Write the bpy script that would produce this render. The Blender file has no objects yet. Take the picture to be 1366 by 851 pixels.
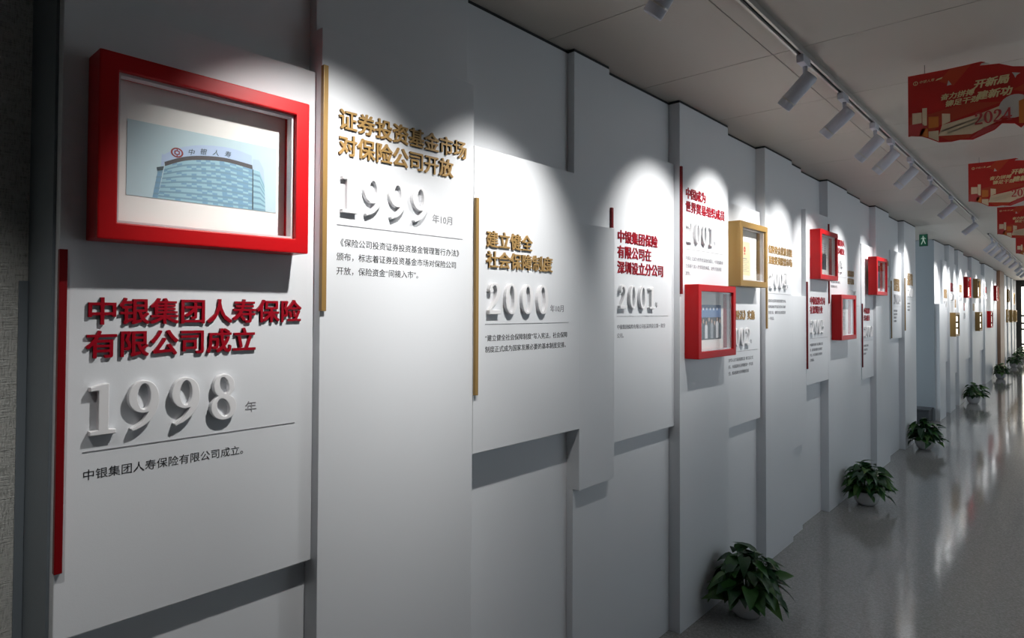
import bpy, bmesh, math, random
from mathutils import Vector, Matrix, Quaternion

random.seed(7)
SC = bpy.context.scene
COL = SC.collection
PI = math.pi

# ------------------------------------------------------------------ camera, world, exposure
W_PX, H_PX = 1366.0, 851.0
F_PX = 835.9
YAW, PITCH, ROLL = 0.7312, 0.0194, 0.0044
CAM_LOC = Vector((1.50, 0.0, 1.575))
cam_d = bpy.data.cameras.new('camera')
cam = bpy.data.objects.new('camera', cam_d)
COL.objects.link(cam)
SC.camera = cam
cam_d.sensor_fit = 'HORIZONTAL'
cam_d.sensor_width = 36.0
cam_d.lens = 36.0 * F_PX / W_PX
cam_d.shift_y = -(425.5 - 396.2) / W_PX
cam_d.clip_start = 0.02
cam_d.clip_end = 200
fwd = Vector((-math.sin(YAW) * math.cos(PITCH), math.cos(YAW) * math.cos(PITCH), math.sin(PITCH)))
rgt = Vector((math.cos(YAW), math.sin(YAW), 0))
upv = rgt.cross(fwd)
r2 = math.cos(ROLL) * rgt + math.sin(ROLL) * upv
u2 = -math.sin(ROLL) * rgt + math.cos(ROLL) * upv
m3 = Matrix((r2, u2, -fwd)).transposed()
cam.matrix_world = Matrix.Translation(CAM_LOC) @ m3.to_4x4()

world = bpy.data.worlds.new('world')
SC.world = world
world.use_nodes = True
world.node_tree.nodes['Background'].inputs[0].default_value = (0.75, 0.83, 0.92, 1)
world.node_tree.nodes['Background'].inputs[1].default_value = 0.35
SC.view_settings.view_transform = 'Standard'
SC.view_settings.look = 'None'
SC.view_settings.gamma = 1.0
SC.view_settings.use_curve_mapping = False
SC.view_settings.exposure = 0.0

SPOT_W = 56.0          # watts of one track lamp
WINDOW_GLOW = 1.65    # brightness of the frosted daylight windows along the right side
END_GLOW = 3.0         # brightness of the glazing at the far end

H_CEIL = 2.622
Y_END = 27.0
X_RIGHT = 2.45

# ------------------------------------------------------------------ materials
def rgb(h):
    h = h.lstrip('#')
    def c(v):
        v /= 255.0
        return v / 12.92 if v <= 0.04045 else ((v + 0.055) / 1.055) ** 2.4
    return tuple(c(int(h[i:i + 2], 16)) for i in (0, 2, 4)) + (1,)

def mat(name, color, rough=0.5, metal=0.0, noise=0.0, scale=20.0, bump=0.0, bscale=200.0, coat=0.0, spec=0.5):
    m = bpy.data.materials.new(name)
    m.use_nodes = True
    nt = m.node_tree
    b = nt.nodes['Principled BSDF']
    col = rgb(color) if isinstance(color, str) else tuple(color) + (1,)
    b.inputs['Base Color'].default_value = col
    b.inputs['Roughness'].default_value = rough
    b.inputs['Metallic'].default_value = metal
    b.inputs['Specular IOR Level'].default_value = spec
    b.inputs['Coat Weight'].default_value = coat
    b.inputs['Coat Roughness'].default_value = 0.15
    tc = nt.nodes.new('ShaderNodeTexCoord')
    if noise > 0:
        n = nt.nodes.new('ShaderNodeTexNoise'); n.inputs['Scale'].default_value = scale
        n.inputs['Detail'].default_value = 4
        r = nt.nodes.new('ShaderNodeMapRange')
        r.inputs['To Min'].default_value = 1 - noise; r.inputs['To Max'].default_value = 1 + noise
        mx = nt.nodes.new('ShaderNodeVectorMath'); mx.operation = 'SCALE'
        mx.inputs[0].default_value = col[:3]
        nt.links.new(tc.outputs['Object'], n.inputs['Vector'])
        nt.links.new(n.outputs['Fac'], r.inputs['Value'])
        nt.links.new(r.outputs['Result'], mx.inputs['Scale'])
        nt.links.new(mx.outputs[0], b.inputs['Base Color'])
    if bump > 0:
        n2 = nt.nodes.new('ShaderNodeTexNoise'); n2.inputs['Scale'].default_value = bscale
        bp = nt.nodes.new('ShaderNodeBump'); bp.inputs['Strength'].default_value = bump
        bp.inputs['Distance'].default_value = 0.002
        nt.links.new(tc.outputs['Object'], n2.inputs['Vector'])
        nt.links.new(n2.outputs['Fac'], bp.inputs['Height'])
        nt.links.new(bp.outputs['Normal'], b.inputs['Normal'])
    return m

def emis(name, color, strength):
    m = bpy.data.materials.new(name); m.use_nodes = True
    nt = m.node_tree; nt.nodes.clear()
    e = nt.nodes.new('ShaderNodeEmission'); e.inputs[0].default_value = rgb(color); e.inputs[1].default_value = strength
    o = nt.nodes.new('ShaderNodeOutputMaterial'); nt.links.new(e.outputs[0], o.inputs[0])
    return m

M = {}
M['board'] = mat('board_paint', '#d9dce0', 0.42, noise=0.015, scale=3, bump=0.05, bscale=300)
M['core'] = mat('dark_gap', '#26282a', 0.8, noise=0.05)  # near-black stands in for shade between boards and ceiling
M['numeral'] = mat('numeral_paint', '#e2e2e4', 0.4, noise=0.01, scale=5)
M['red'] = mat('red_lacquer', '#b8040e', 0.38, noise=0.03, scale=8, spec=.3)
M['redletter'] = mat('red_acrylic', '#94031a', 0.4, spec=.25, noise=0.03, scale=30)
M['redbar'] = mat('red_bar_paint', '#74040c', 0.4, spec=.3, noise=0.03, scale=8)
M['gold'] = mat('gold_paint', '#957640', 0.42, metal=0.1, noise=0.05, scale=10)
M['goldletter'] = mat('gold_acrylic', '#a58450', 0.38, metal=0.15, noise=0.04, scale=30)
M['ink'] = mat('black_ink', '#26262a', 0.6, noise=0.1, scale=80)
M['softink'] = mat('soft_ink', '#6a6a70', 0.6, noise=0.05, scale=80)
M['greyink'] = mat('grey_ink', '#8a8a8e', 0.6, noise=0.05, scale=80)
M['mat'] = mat('mat_card', '#e9e8e4', 0.75, noise=0.01, scale=30, bump=0.05)
M['liner'] = mat('liner_paint', '#c9c4c6', 0.4, noise=0.01)
M['ceil'] = mat('ceiling_paint', '#b2aaa0', 0.5, noise=0.015, scale=2)
M['seam'] = mat('ceiling_seam', '#645f5a', 0.8, noise=0.05)
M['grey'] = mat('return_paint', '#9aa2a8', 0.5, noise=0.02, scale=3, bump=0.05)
M['lamp'] = mat('lamp_white', '#b9bac4', 0.4, noise=0.02, scale=30)
M['track'] = mat('track_aluminium', '#bdbab6', 0.3, metal=0.5, noise=0.03)
M['slot'] = mat('track_slot', '#1b1b1b', 0.6, noise=0.05)
M['nearshade'] = mat('near_return_shaded', '#757e85', 0.55, noise=0.02, scale=3, bump=0.05)  # return grey darkened, the near end's shade is put into the colour
M['wood'] = mat('pale_wood', '#9c7a62', 0.5, noise=0.12, scale=6)
M['box'] = mat('dark_box', '#3e4146', 0.5, noise=0.05)
M['pot'] = mat('white_pot', '#c9cacc', 0.25, noise=0.02, scale=10, coat=0.3)
M['soil'] = mat('soil', '#2b2119', 0.9, noise=0.3, scale=60, bump=0.5)
M['leafdk'] = mat('leaf_dark', '#24482a', 0.35, noise=0.25, scale=18)
M['leafmd'] = mat('leaf_mid', '#37642e', 0.35, noise=0.25, scale=18)
M['leaflt'] = mat('leaf_light', '#4a6e34', 0.4, noise=0.25, scale=18)
M['stem'] = mat('stem', '#4a6a34', 0.5, noise=0.1)
M['frosted'] = emis('daylight_pane', '#cdd8df', WINDOW_GLOW)
M['alcovefill'] = emis('alcove_fill_glow', '#cdd8df', 7.0)  # glow added to brighten the alcove, no known source
M['endpane'] = emis('bright_daylight', '#fff8ea', END_GLOW)
M['darkframe'] = mat('dark_window_frame', '#1c1c1a', 0.4, noise=0.05)
M['lens'] = emis('lamp_lens', '#fff4e4', 2.0)
M['exit'] = emis('exit_green', '#3f7f66', 0.22)
M['exitwhite'] = emis('exit_white', '#cfe8da', 0.4)
M['wire'] = mat('wire', '#6a6a6a', 0.4, metal=0.6, noise=0.02)

def flat(name, color, rough=0.55, noise=0.04, scale=40):
    return mat(name, color, rough, noise=noise, scale=scale)

# banner and picture inks
for k, c in dict(bred='#b3180c', bred2='#b83a18', bglow='#b03a20', bgold='#d8c08e', bcream='#d9c3a2', borange='#c9722c', bpink='#b8413f', bwhite='#bdb6ae',
                 sky='#b4ccd4', sky2='#a9c6d4', tglass='#8fb6c4', tglass2='#6f98b4', tline='#6f93a6', tband='#454244', tpar='#a9bedb', twing='#7ea0b5',
                 tdark='#37464e', seal='#8b2a26', pblue='#5c78a0', pdark='#2c2b30', pskin='#b79a88', pgrey='#8f949b', pwhite='#dadcdf', cream='#efe2b8',
                 redseal='#c8321e').items():
    M[k] = flat('print_' + k, c)

def glass_mat():
    m = bpy.data.materials.new('picture_glass'); m.use_nodes = True
    nt = m.node_tree; nt.nodes.clear()
    t = nt.nodes.new('ShaderNodeBsdfTransparent'); g = nt.nodes.new('ShaderNodeBsdfGlossy'); g.inputs['Roughness'].default_value = 0.03
    g.inputs['Color'].default_value = (0.9, 0.9, 0.9, 1)
    lw = nt.nodes.new('ShaderNodeLayerWeight'); lw.inputs['Blend'].default_value = 0.5
    pw = nt.nodes.new('ShaderNodeMath'); pw.operation = 'POWER'; pw.inputs[1].default_value = 5
    fr = nt.nodes.new('ShaderNodeMath'); fr.operation = 'MULTIPLY_ADD'; fr.inputs[1].default_value = .8; fr.inputs[2].default_value = .02
    nt.links.new(lw.outputs['Facing'], pw.inputs[0]); nt.links.new(pw.outputs[0], fr.inputs[0])
    mx = nt.nodes.new('ShaderNodeMixShader'); o = nt.nodes.new('ShaderNodeOutputMaterial')
    nt.links.new(fr.outputs[0], mx.inputs[0]); nt.links.new(t.outputs[0], mx.inputs[1]); nt.links.new(g.outputs[0], mx.inputs[2])
    nt.links.new(mx.outputs[0], o.inputs[0])
    return m
M['glass'] = glass_mat()

def floor_mat():
    m = bpy.data.materials.new('polished_terrazzo'); m.use_nodes = True
    nt = m.node_tree; b = nt.nodes['Principled BSDF']
    tc = nt.nodes.new('ShaderNodeTexCoord')
    v = nt.nodes.new('ShaderNodeTexVoronoi'); v.inputs['Scale'].default_value = 150
    n = nt.nodes.new('ShaderNodeTexNoise'); n.inputs['Scale'].default_value = 60; n.inputs['Detail'].default_value = 6
    n3 = nt.nodes.new('ShaderNodeTexNoise'); n3.inputs['Scale'].default_value = 1.2
    cr = nt.nodes.new('ShaderNodeValToRGB')
    cr.color_ramp.elements[0].position = 0.0; cr.color_ramp.elements[0].color = rgb('#7a7877')
    cr.color_ramp.elements[1].position = 1.0; cr.color_ramp.elements[1].color = rgb('#b8b6b4')
    e = cr.color_ramp.elements.new(0.5); e.color = rgb('#989694')
    sep = nt.nodes.new('ShaderNodeSeparateColor')
    mx = nt.nodes.new('ShaderNodeMix'); mx.data_type = 'FLOAT'; mx.inputs[0].default_value = 0.35
    nt.links.new(tc.outputs['Object'], v.inputs['Vector']); nt.links.new(tc.outputs['Object'], n.inputs['Vector']); nt.links.new(tc.outputs['Object'], n3.inputs['Vector'])
    nt.links.new(v.outputs['Color'], sep.inputs[0])
    nt.links.new(n.outputs['Fac'], mx.inputs[2]); nt.links.new(sep.outputs[0], mx.inputs[3])
    nt.links.new(mx.outputs[0], cr.inputs[0])
    nt.links.new(cr.outputs[0], b.inputs['Base Color'])
    b.inputs['Roughness'].default_value = 0.09
    b.inputs['Specular IOR Level'].default_value = 0.5
    n2 = nt.nodes.new('ShaderNodeTexNoise'); n2.inputs['Scale'].default_value = 9; n2.inputs['Detail'].default_value = 2
    bp = nt.nodes.new('ShaderNodeBump'); bp.inputs['Strength'].default_value = 0.12; bp.inputs['Distance'].default_value = 0.004
    nt.links.new(tc.outputs['Object'], n2.inputs['Vector']); nt.links.new(n2.outputs['Fac'], bp.inputs['Height']); nt.links.new(bp.outputs[0], b.inputs['Normal'])
    return m
M['floor'] = floor_mat()

def wallpaper_mat():
    m = bpy.data.materials.new('woven_wallpaper'); m.use_nodes = True
    nt = m.node_tree; b = nt.nodes['Principled BSDF']
    b.inputs['Base Color'].default_value = rgb('#a6a59d'); b.inputs['Roughness'].default_value = 0.8
    tc = nt.nodes.new('ShaderNodeTexCoord')
    def wv(direction, sc, dist):
        mp = nt.nodes.new('ShaderNodeMapping')
        mp.inputs['Scale'].default_value = (1, 30, 520) if direction == 'h' else (1, 300, 60)
        n = nt.nodes.new('ShaderNodeTexNoise'); n.inputs['Scale'].default_value = 1.0; n.inputs['Detail'].default_value = 1
        nt.links.new(tc.outputs['Object'], mp.inputs[0]); nt.links.new(mp.outputs[0], n.inputs['Vector'])
        return n
    a = wv('h', 0, 0); c = wv('v', 0, 0)
    ad = nt.nodes.new('ShaderNodeMath'); ad.operation = 'ADD'
    nt.links.new(a.outputs['Fac'], ad.inputs[0]); nt.links.new(c.outputs['Fac'], ad.inputs[1])
    bp = nt.nodes.new('ShaderNodeBump'); bp.inputs['Strength'].default_value = 0.9; bp.inputs['Distance'].default_value = 0.003
    nt.links.new(ad.outputs[0], bp.inputs['Height']); nt.links.new(bp.outputs[0], b.inputs['Normal'])
    cr = nt.nodes.new('ShaderNodeValToRGB')
    cr.color_ramp.elements[0].position = 0.7; cr.color_ramp.elements[0].color = rgb('#9fa09c')
    cr.color_ramp.elements[1].position = 1.2; cr.color_ramp.elements[1].color = rgb('#c6c7c3')
    nt.links.new(ad.outputs[0], cr.inputs[0]); nt.links.new(cr.outputs[0], b.inputs['Base Color'])
    return m
M['paper'] = wallpaper_mat()

# ------------------------------------------------------------------ helpers
def wloc(o):
    v = Vector((0, 0, 0))
    while o is not None:
        v += o.location; o = o.parent
    return v

def link(name, me, mats, parent=None, loc=(0, 0, 0), kind=None, rot=None):
    if mats is not None:
        if not isinstance(mats, (list, tuple)): mats = [mats]
        if not me.materials:
            for x in mats: me.materials.append(x)
    o = bpy.data.objects.new(name, me)
    COL.objects.link(o)
    if parent is not None:
        o.parent = parent
        o.location = Vector(loc) - wloc(parent)
    else:
        o.location = loc
    if rot is not None:
        o.rotation_mode = 'QUATERNION'; o.rotation_quaternion = rot
    if kind: o['kind'] = kind
    return o

def tag(o, label, cat, group=None):
    o['label'] = label; o['category'] = cat
    if group: o['group'] = group
    return o

def thing(name, label, cat, loc=(0, 0, 0), group=None):
    o = bpy.data.objects.new(name, None); COL.objects.link(o); o.location = loc
    o.empty_display_size = 0.05
    return tag(o, label, cat, group)

class MB:
    def __init__(s): s.v = []; s.f = []; s.m = []; s.smooth = False
    def box(s, x0, x1, y0, y1, z0, z1, mi=0):
        b = len(s.v)
        s.v += [(x, y, z) for x in (x0, x1) for y in (y0, y1) for z in (z0, z1)]
        for q in ((0, 1, 3, 2), (4, 6, 7, 5), (0, 4, 5, 1), (2, 3, 7, 6), (0, 2, 6, 4), (1, 5, 7, 3)):
            s.f.append(tuple(b + i for i in q)); s.m.append(mi)
        return s
    def poly(s, pts, mi=0):
        b = len(s.v); s.v += [tuple(p) for p in pts]; s.f.append(tuple(range(b, b + len(pts)))); s.m.append(mi); return s
    def add(s, verts, faces, mi=0):
        b = len(s.v); s.v += [tuple(p) for p in verts]
        for q in faces: s.f.append(tuple(b + i for i in q)); s.m.append(mi)
        return s
    def tube(s, pts, rad, n=6, mi=0, cap=True):
        pts = [Vector(p) for p in pts]; b = len(s.v)
        for i, p in enumerate(pts):
            t = (pts[min(i + 1, len(pts) - 1)] - pts[max(i - 1, 0)]).normalized()
            a = t.orthogonal().normalized() if i == 0 else (a - t * a.dot(t)).normalized()
            c = t.cross(a)
            r = rad[i] if isinstance(rad, (list, tuple)) else rad
            for k in range(n):
                an = 2 * PI * k / n
                s.v.append(tuple(p + r * (math.cos(an) * a + math.sin(an) * c)))
        for i in range(len(pts) - 1):
            for k in range(n):
                s.f.append((b + i * n + k, b + i * n + (k + 1) % n, b + (i + 1) * n + (k + 1) % n, b + (i + 1) * n + k)); s.m.append(mi)
        if cap:
            s.f.append(tuple(b + k for k in reversed(range(n)))); s.m.append(mi)
            s.f.append(tuple(b + (len(pts) - 1) * n + k for k in range(n))); s.m.append(mi)
        return s
    def lathe(s, prof, n=24, c=(0, 0, 0), mi=0):
        b = len(s.v)
        for (r, z) in prof:
            for k in range(n):
                a = 2 * PI * k / n; s.v.append((c[0] + r * math.cos(a), c[1] + r * math.sin(a), c[2] + z))
        for i in range(len(prof) - 1):
            for k in range(n):
                s.f.append((b + i * n + k, b + i * n + (k + 1) % n, b + (i + 1) * n + (k + 1) % n, b + (i + 1) * n + k)); s.m.append(mi)
        return s
    def mesh(s, name, off=(0, 0, 0), bevel=0.0, smooth=False):
        me = bpy.data.meshes.new(name)
        ox, oy, oz = off
        me.from_pydata([(x - ox, y - oy, z - oz) for x, y, z in s.v], [], s.f)
        me.polygons.foreach_set('material_index', s.m)
        if bevel > 0:
            bm = bmesh.new(); bm.from_mesh(me)
            bmesh.ops.remove_doubles(bm, verts=bm.verts, dist=1e-6)
            bmesh.ops.bevel(bm, geom=list(bm.edges), offset=bevel, segments=2, affect='EDGES', profile=0.6)
            bmesh.ops.recalc_face_normals(bm, faces=bm.faces)
            bm.to_mesh(me); bm.free()
        if smooth:
            me.polygons.foreach_set('use_smooth', [True] * len(me.polygons))
        me.update()
        return me
    def build(s, name, mats, parent=None, kind=None, bevel=0.0, smooth=False, loc=None):
        # vertices are given in world space; loc = the object's origin in the world
        if loc is None:
            loc = wloc(parent) if parent is not None else (0, 0, 0)
        return link(name, s.mesh(name, loc, bevel, smooth), mats, parent, loc, kind)

def box_obj(name, m, x0, x1, y0, y1, z0, z1, parent=None, bevel=0.0, kind=None):
    loc = ((x0 + x1) / 2, (y0 + y1) / 2, z0)
    return MB().box(x0, x1, y0, y1, z0, z1).build(name, m, parent, kind, bevel, loc=loc)

# ---- text.  mapping: text x -> world y, text y -> world z, text thickness -> world +x
MAP_WALL = Matrix(((0, 0, 1, 0), (1, 0, 0, 0), (0, 1, 0, 0), (0, 0, 0, 1)))
MAP_BANNER = Matrix(((1, 0, 0, 0), (0, 0, -1, 0), (0, 1, 0, 0), (0, 0, 0, 1)))
_cache = {}
def curve_mesh(cu, key, mapping, sx=1.0, sy=1.0, sz=1.0, shear=0.0):
    o = bpy.data.objects.new('tmp', cu); COL.objects.link(o)
    bpy.context.view_layer.update()
    me = bpy.data.meshes.new_from_object(o.evaluated_get(bpy.context.evaluated_depsgraph_get()))
    bpy.data.objects.remove(o)
    sh = Matrix.Identity(4); sh[0][1] = shear
    me.transform(mapping @ Matrix.Diagonal((sx, sy, sz, 1)) @ sh)
    me.materials.clear()
    me.name = key
    return me

def text_mesh(body, em, thick, bold=0.0, mapping=MAP_WALL, res=3, sx=1.0, shear=0.0, space=1.0, bevel=0.0, m=''):
    key = (body, round(em, 5), thick, bold, mapping is MAP_WALL, sx, shear, m)
    if key in _cache: return _cache[key]
    cu = bpy.data.curves.new('text', 'FONT'); cu.body = body; cu.size = 1.0
    cu.resolution_u = res; cu.space_line = space
    cu.extrude = thick / 2 / em
    if bevel: cu.bevel_depth = bevel; cu.bevel_resolution = 0
    me = curve_mesh(cu, 'writing', mapping, em * sx, em, em, shear)
    bpy.data.curves.remove(cu)
    if bold > 0:      # heavier strokes: the glyph thickened by four overlapping copies
        bx, bz = Vector(), Vector()
        ux = mapping.to_3x3() @ Vector((em * sx, 0, 0)); uy = mapping.to_3x3() @ Vector((0, em, 0)); uz = mapping.to_3x3() @ Vector((0, 0, 1))
        vs, fs = [], []
        for i, (a, b) in enumerate(((-1, -1), (1, -1), (-1, 1), (1, 1))):
            base = len(vs); off = ux * a * bold + uy * b * bold * .8 + uz * (i * min(.00012, thick * .12))
            vs += [v.co + off for v in me.vertices]; fs += [tuple(base + k for k in p.vertices) for p in me.polygons]
        me2 = bpy.data.meshes.new('writing'); me2.from_pydata(vs, [], fs)
        bpy.data.meshes.remove(me); me = me2
    _cache[key] = me
    return me

# ---- serif numerals from my own outlines (unit height)
def ell(cx, cy, rx, ry, n=28, rot=0.0):
    out = []
    for k in range(n):
        a = 2 * PI * k / n
        x, y = rx * math.cos(a), ry * math.sin(a)
        out.append((cx + x * math.cos(rot) - y * math.sin(rot), cy + x * math.sin(rot) + y * math.cos(rot)))
    return out

def catmull(pts, n=6):
    out = []
    P = [pts[0]] + list(pts) + [pts[-1]]
    for i in range(1, len(P) - 2):
        p0, p1, p2, p3 = P[i - 1], P[i], P[i + 1], P[i + 2]
        for k in range(n):
            t = k / n
            out.append(tuple(0.5 * ((2 * p1[j]) + (-p0[j] + p2[j]) * t + (2 * p0[j] - 5 * p1[j] + 4 * p2[j] - p3[j]) * t * t + (-p0[j] + 3 * p1[j] - 3 * p2[j] + p3[j]) * t ** 3) for j in range(3)))
    out.append(tuple(pts[-1]))
    return out

def stroke(pts):
    c = catmull(pts); L = []; R = []
    for i, (x, y, w) in enumerate(c):
        a = c[max(i - 1, 0)]; b = c[min(i + 1, len(c) - 1)]
        dx, dy = b[0] - a[0], b[1] - a[1]; l = math.hypot(dx, dy) or 1
        nx, ny = -dy / l, dx / l
        L.append((x + nx * w / 2, y + ny * w / 2)); R.append((x - nx * w / 2, y - ny * w / 2))
    return L + R[::-1]

def rect(x0, y0, x1, y1): return [(x0, y0), (x1, y0), (x1, y1), (x0, y1)]
def rot180(shape, w): return [[(w - x, 1 - y) for x, y in loop] for loop in shape]
nine = [[ell(.31, .67, .28, .33), ell(.315, .675, .125, .27)],
        [stroke([(.515, .72, .15), (.52, .52, .15), (.45, .30, .13), (.30, .12, .09), (.10, .015, .05)])]]
GL = {
    '0': (.64, [[ell(.31, .5, .29, .51), ell(.31, .5, .125, .44)]]),
    '1': (.50, [[[(.06, 0), (.50, 0), (.50, .075), (.37, .09), (.37, .99), (.27, .99), (.06, .93), (.06, .86), (.20, .87), (.20, .09), (.06, .075)]]]),
    '9': (.63, nine),
    '6': (.63, [rot180(s, .62) for s in nine]),
    '8': (.62, [[ell(.31, .75, .23, .26), ell(.315, .76, .10, .195, rot=.25)], [ell(.31, .275, .28, .285), ell(.30, .265, .135, .215, rot=.35)]]),
    '2': (.60, [[stroke([(.08, .80, .06), (.16, .93, .10), (.30, .97, .08), (.43, .88, .16), (.46, .70, .17), (.36, .47, .12), (.20, .27, .08), (.06, .10, .07)])],
                [rect(.04, 0, .55, .13)], [ell(.13, .77, .085, .09, 14)]]),
    '3': (.58, [[stroke([(.10, .84, .05), (.20, .95, .09), (.33, .95, .10), (.43, .80, .16), (.38, .62, .11), (.22, .54, .06)])],
                [stroke([(.22, .54, .06), (.40, .48, .10), (.46, .28, .17), (.36, .08, .11), (.20, .02, .08), (.08, .12, .08)])]]),
    '4': (.62, [[rect(.36, 0, .50, 1)], [[(.02, .24), (.60, .24), (.60, .34), (.13, .34), (.40, .80), (.40, 1.0), (.02, .34)]], [rect(.26, 0, .60, .06)]]),
    '5': (.58, [[rect(.12, .86, .52, .99)], [rect(.12, .5, .19, .99)],
                [stroke([(.13, .50, .05), (.28, .60, .09), (.44, .48, .14), (.46, .28, .17), (.36, .08, .11), (.20, .02, .08), (.08, .12, .08)])]]),
    '7': (.58, [[rect(.05, .87, .55, .99)], [[(.46, .90), (.55, .90), (.32, 0), (.16, 0)]]]),
}
def numeral_mesh(ch, h, thick, mapping=MAP_WALL, bev=0.014, sx=1.0):
    key = ('n', ch, h, thick, mapping is MAP_WALL)
    if key in _cache: return _cache[key]
    tot_v, tot_f = [], []
    for shape in GL[ch][1]:
        cu = bpy.data.curves.new('n', 'CURVE'); cu.dimensions = '2D'; cu.fill_mode = 'BOTH'
        for loop in shape:
            sp = cu.splines.new('POLY'); sp.points.add(len(loop) - 1)
            for i, (x, y) in enumerate(loop): sp.points[i].co = (x, y, 0, 1)
            sp.use_cyclic_u = True
        cu.extrude = thick / 2 / h; cu.bevel_depth = bev; cu.offset = -bev * .6; cu.bevel_resolution = 1
        me = curve_mesh(cu, 'numeral', mapping, h * sx, h, h)
        b = len(tot_v); tot_v += [tuple(v.co) for v in me.vertices]; tot_f += [tuple(b + i for i in p.vertices) for p in me.polygons]
        bpy.data.meshes.remove(me)
    me = bpy.data.meshes.new('numeral'); me.from_pydata(tot_v, [], tot_f)
    _cache[key] = me
    return me

# ------------------------------------------------------------------ the room
floor = box_obj('floor', M['floor'], -2.6, X_RIGHT + .1, -3, Y_END + .1, -0.1, 0, kind='structure')
ceiling = box_obj('ceiling', M['ceil'], -2.6, X_RIGHT + .1, -3, Y_END + .1, H_CEIL, H_CEIL + .1, kind='structure')
# metal ceiling tiles: pale sheets with dark joints between them
tiles = []
ys = [2.583 + .712 * k for k in range(-6, 18)]
rows = [(-0.30, .5985), (.6015, 2.44)]
seam = MB()
def tile_mesh(x0, x1, L):
    return MB().box(x0, x1, 0.0015, L - .0015, 0, .010).mesh('ceiling_panel', (0, 0, 0), bevel=0.0015)
for (a, b) in rows:
    me = tile_mesh(a, b, .712)
    for y in ys:
        link('ceiling_panel', me, M['ceil'], ceiling, (0, y, H_CEIL - .010), None)
box_obj('joint_backing', M['seam'], -.3, 2.44, ys[0], ys[-1] + .712, H_CEIL - .003, H_CEIL - .0005, parent=ceiling)
Z_CEIL = H_CEIL - .010

wall_left = box_obj('wall_left', M['core'], -.21, -.02, .318, 9.0, 0, H_CEIL - .004, kind='structure')
ZT = Z_CEIL - .012   # the boards stop short of the ceiling
TRIM = [1]
def gap_shade_strip(parent, y0, y1, p):
    box_obj('gap_shade_strip', M['core'], -.0195, max(p - .002, -.001), y0 + .0003, y1 - .0003, ZT, Z_CEIL - .0005, parent=parent)  # solid dark strip, painted in as the shade of the gap
def board(y0, y1, z0, z1, p, parent=None):
    TRIM[0] += 1
    o = box_obj('trim_%d' % TRIM[0], M['board'], -.0195, max(p, .0005), y0 + .0003, y1 - .0003, z0, z1, bevel=.0015, kind='structure')
    if z1 == ZT: gap_shade_strip(o, y0, y1, p)
    return o
# return face at the near end
board_ret = box_obj('return_panel', M['nearshade'], -.21, .0, .313, .318, 0, ZT, parent=wall_left)
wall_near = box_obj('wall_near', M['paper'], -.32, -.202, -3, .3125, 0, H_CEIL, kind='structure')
box_obj('edge_strip', M['nearshade'], -.203, -.196, .296, .3125, 0, 1.632, parent=wall_near, bevel=.001)

for a in [(.318, .867, 0, .928, 0), (.318, .867, 2.192, ZT, 0), (.867, 1.4175, 2.303, ZT, .03), (1.4175, 2.0, 0, 1.11, 0), (1.4175, 2.0, 2.104, ZT, 0),
          (2.0, 2.252, 0, .87, .03), (2.0, 2.252, .87, 1.916, .0605), (2.0, 2.252, 1.916, ZT, .033), (2.252, 2.838, 0, 1.005, 0), (2.252, 2.838, 2.297, ZT, 0),
          (3.42, 3.985, 0, .903, 0), (3.42, 3.985, 2.193, ZT, 0), (4.49, 4.785, 0, .627, .03), (4.49, 4.785, .627, 1.678, .0595), (4.49, 4.785, 1.678, ZT, .03),
          (4.785, 5.33, 0, 1.035, 0), (4.785, 5.33, 2.31, ZT, 0), (6.45, 6.96, 0, .935, 0), (6.45, 6.96, 2.20, ZT, 0),
          (7.55, 8.31, 0, 1.27, 0), (7.55, 8.31, 2.235, ZT, 0), (7.55, 7.75, 1.27, 2.235, 0)]:
    board(*a)

# ------------------------------------------------------------------ timeline panels
EM = .0585
def seat_text(name, s, em, m, parent, y, top, p, thick, bold=0.0, res=3, sx=1.0):
    """one line, top of a full-height glyph at z = top"""
    me = text_mesh(s, em, thick, bold, MAP_WALL, res, sx, m=m.name)
    return link(name, me, m, parent, (p + thick / 2, y, top - .83 * em))

def timeline_panel(y0, y1, z0, z1, p, label, colour, T0, titles, year, date, body, tx, bar=None, group='timeline panels of the near wall', em=EM, fine=True, body_em=.0226, sx=1.0):
    root = thing('timeline_panel', label, 'panel', (p, (y0 + y1) / 2, z0), group)
    box_obj('board', M['board'], -.0195, p, y0 + .0003, y1 - .0003, z0, z1, parent=root, bevel=.0015)
    if z1 == ZT: gap_shade_strip(root, y0, y1, p)
    lm = M['redletter'] if colour == 'red' else M['goldletter']
    top = T0
    for k, line in enumerate(titles):
        top = T0 - k * .0675
        y = tx
        if fine:
            for ch in line:
                seat_text('character', ch, em, lm, root, y, top, p, .006 if y0 < 2.1 else .003, .018, sx=sx)
                y += em * sx
        else:
            seat_text('title', line, em, lm, root, y, top, p, .003, .020, res=1, sx=sx)
    nt = top - .105; h = .102
    y = tx + .003
    for ch in year:
        me = numeral_mesh(ch, h, .0125)
        link('numeral', me, M['numeral'], root, (p + .0070, y, nt - h))
        y += h * (GL[ch][0] + .19)
    if date:
        seat_text('date_text', date, .029, M['greyink'], root, y + .004, nt - h + .033, p, .001, 0, res=2)
    lz = nt - h - .033
    if year: box_obj('divider_line', M['greyink'], p, p + .0012, tx, min(tx + .455, y1 - .03), lz - .0008, lz + .0008, parent=root)
    if body:
        for k, line in enumerate(body):
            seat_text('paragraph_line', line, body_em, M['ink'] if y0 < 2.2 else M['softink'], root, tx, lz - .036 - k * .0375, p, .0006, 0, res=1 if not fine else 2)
    if bar:
        bz0, bz1, by = bar
        box_obj('accent_bar', M['redbar'] if colour == 'red' else M['gold'], p - .004, p + .010, by, by + .0135, bz0, bz1, parent=root, bevel=.001)
    return root

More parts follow.
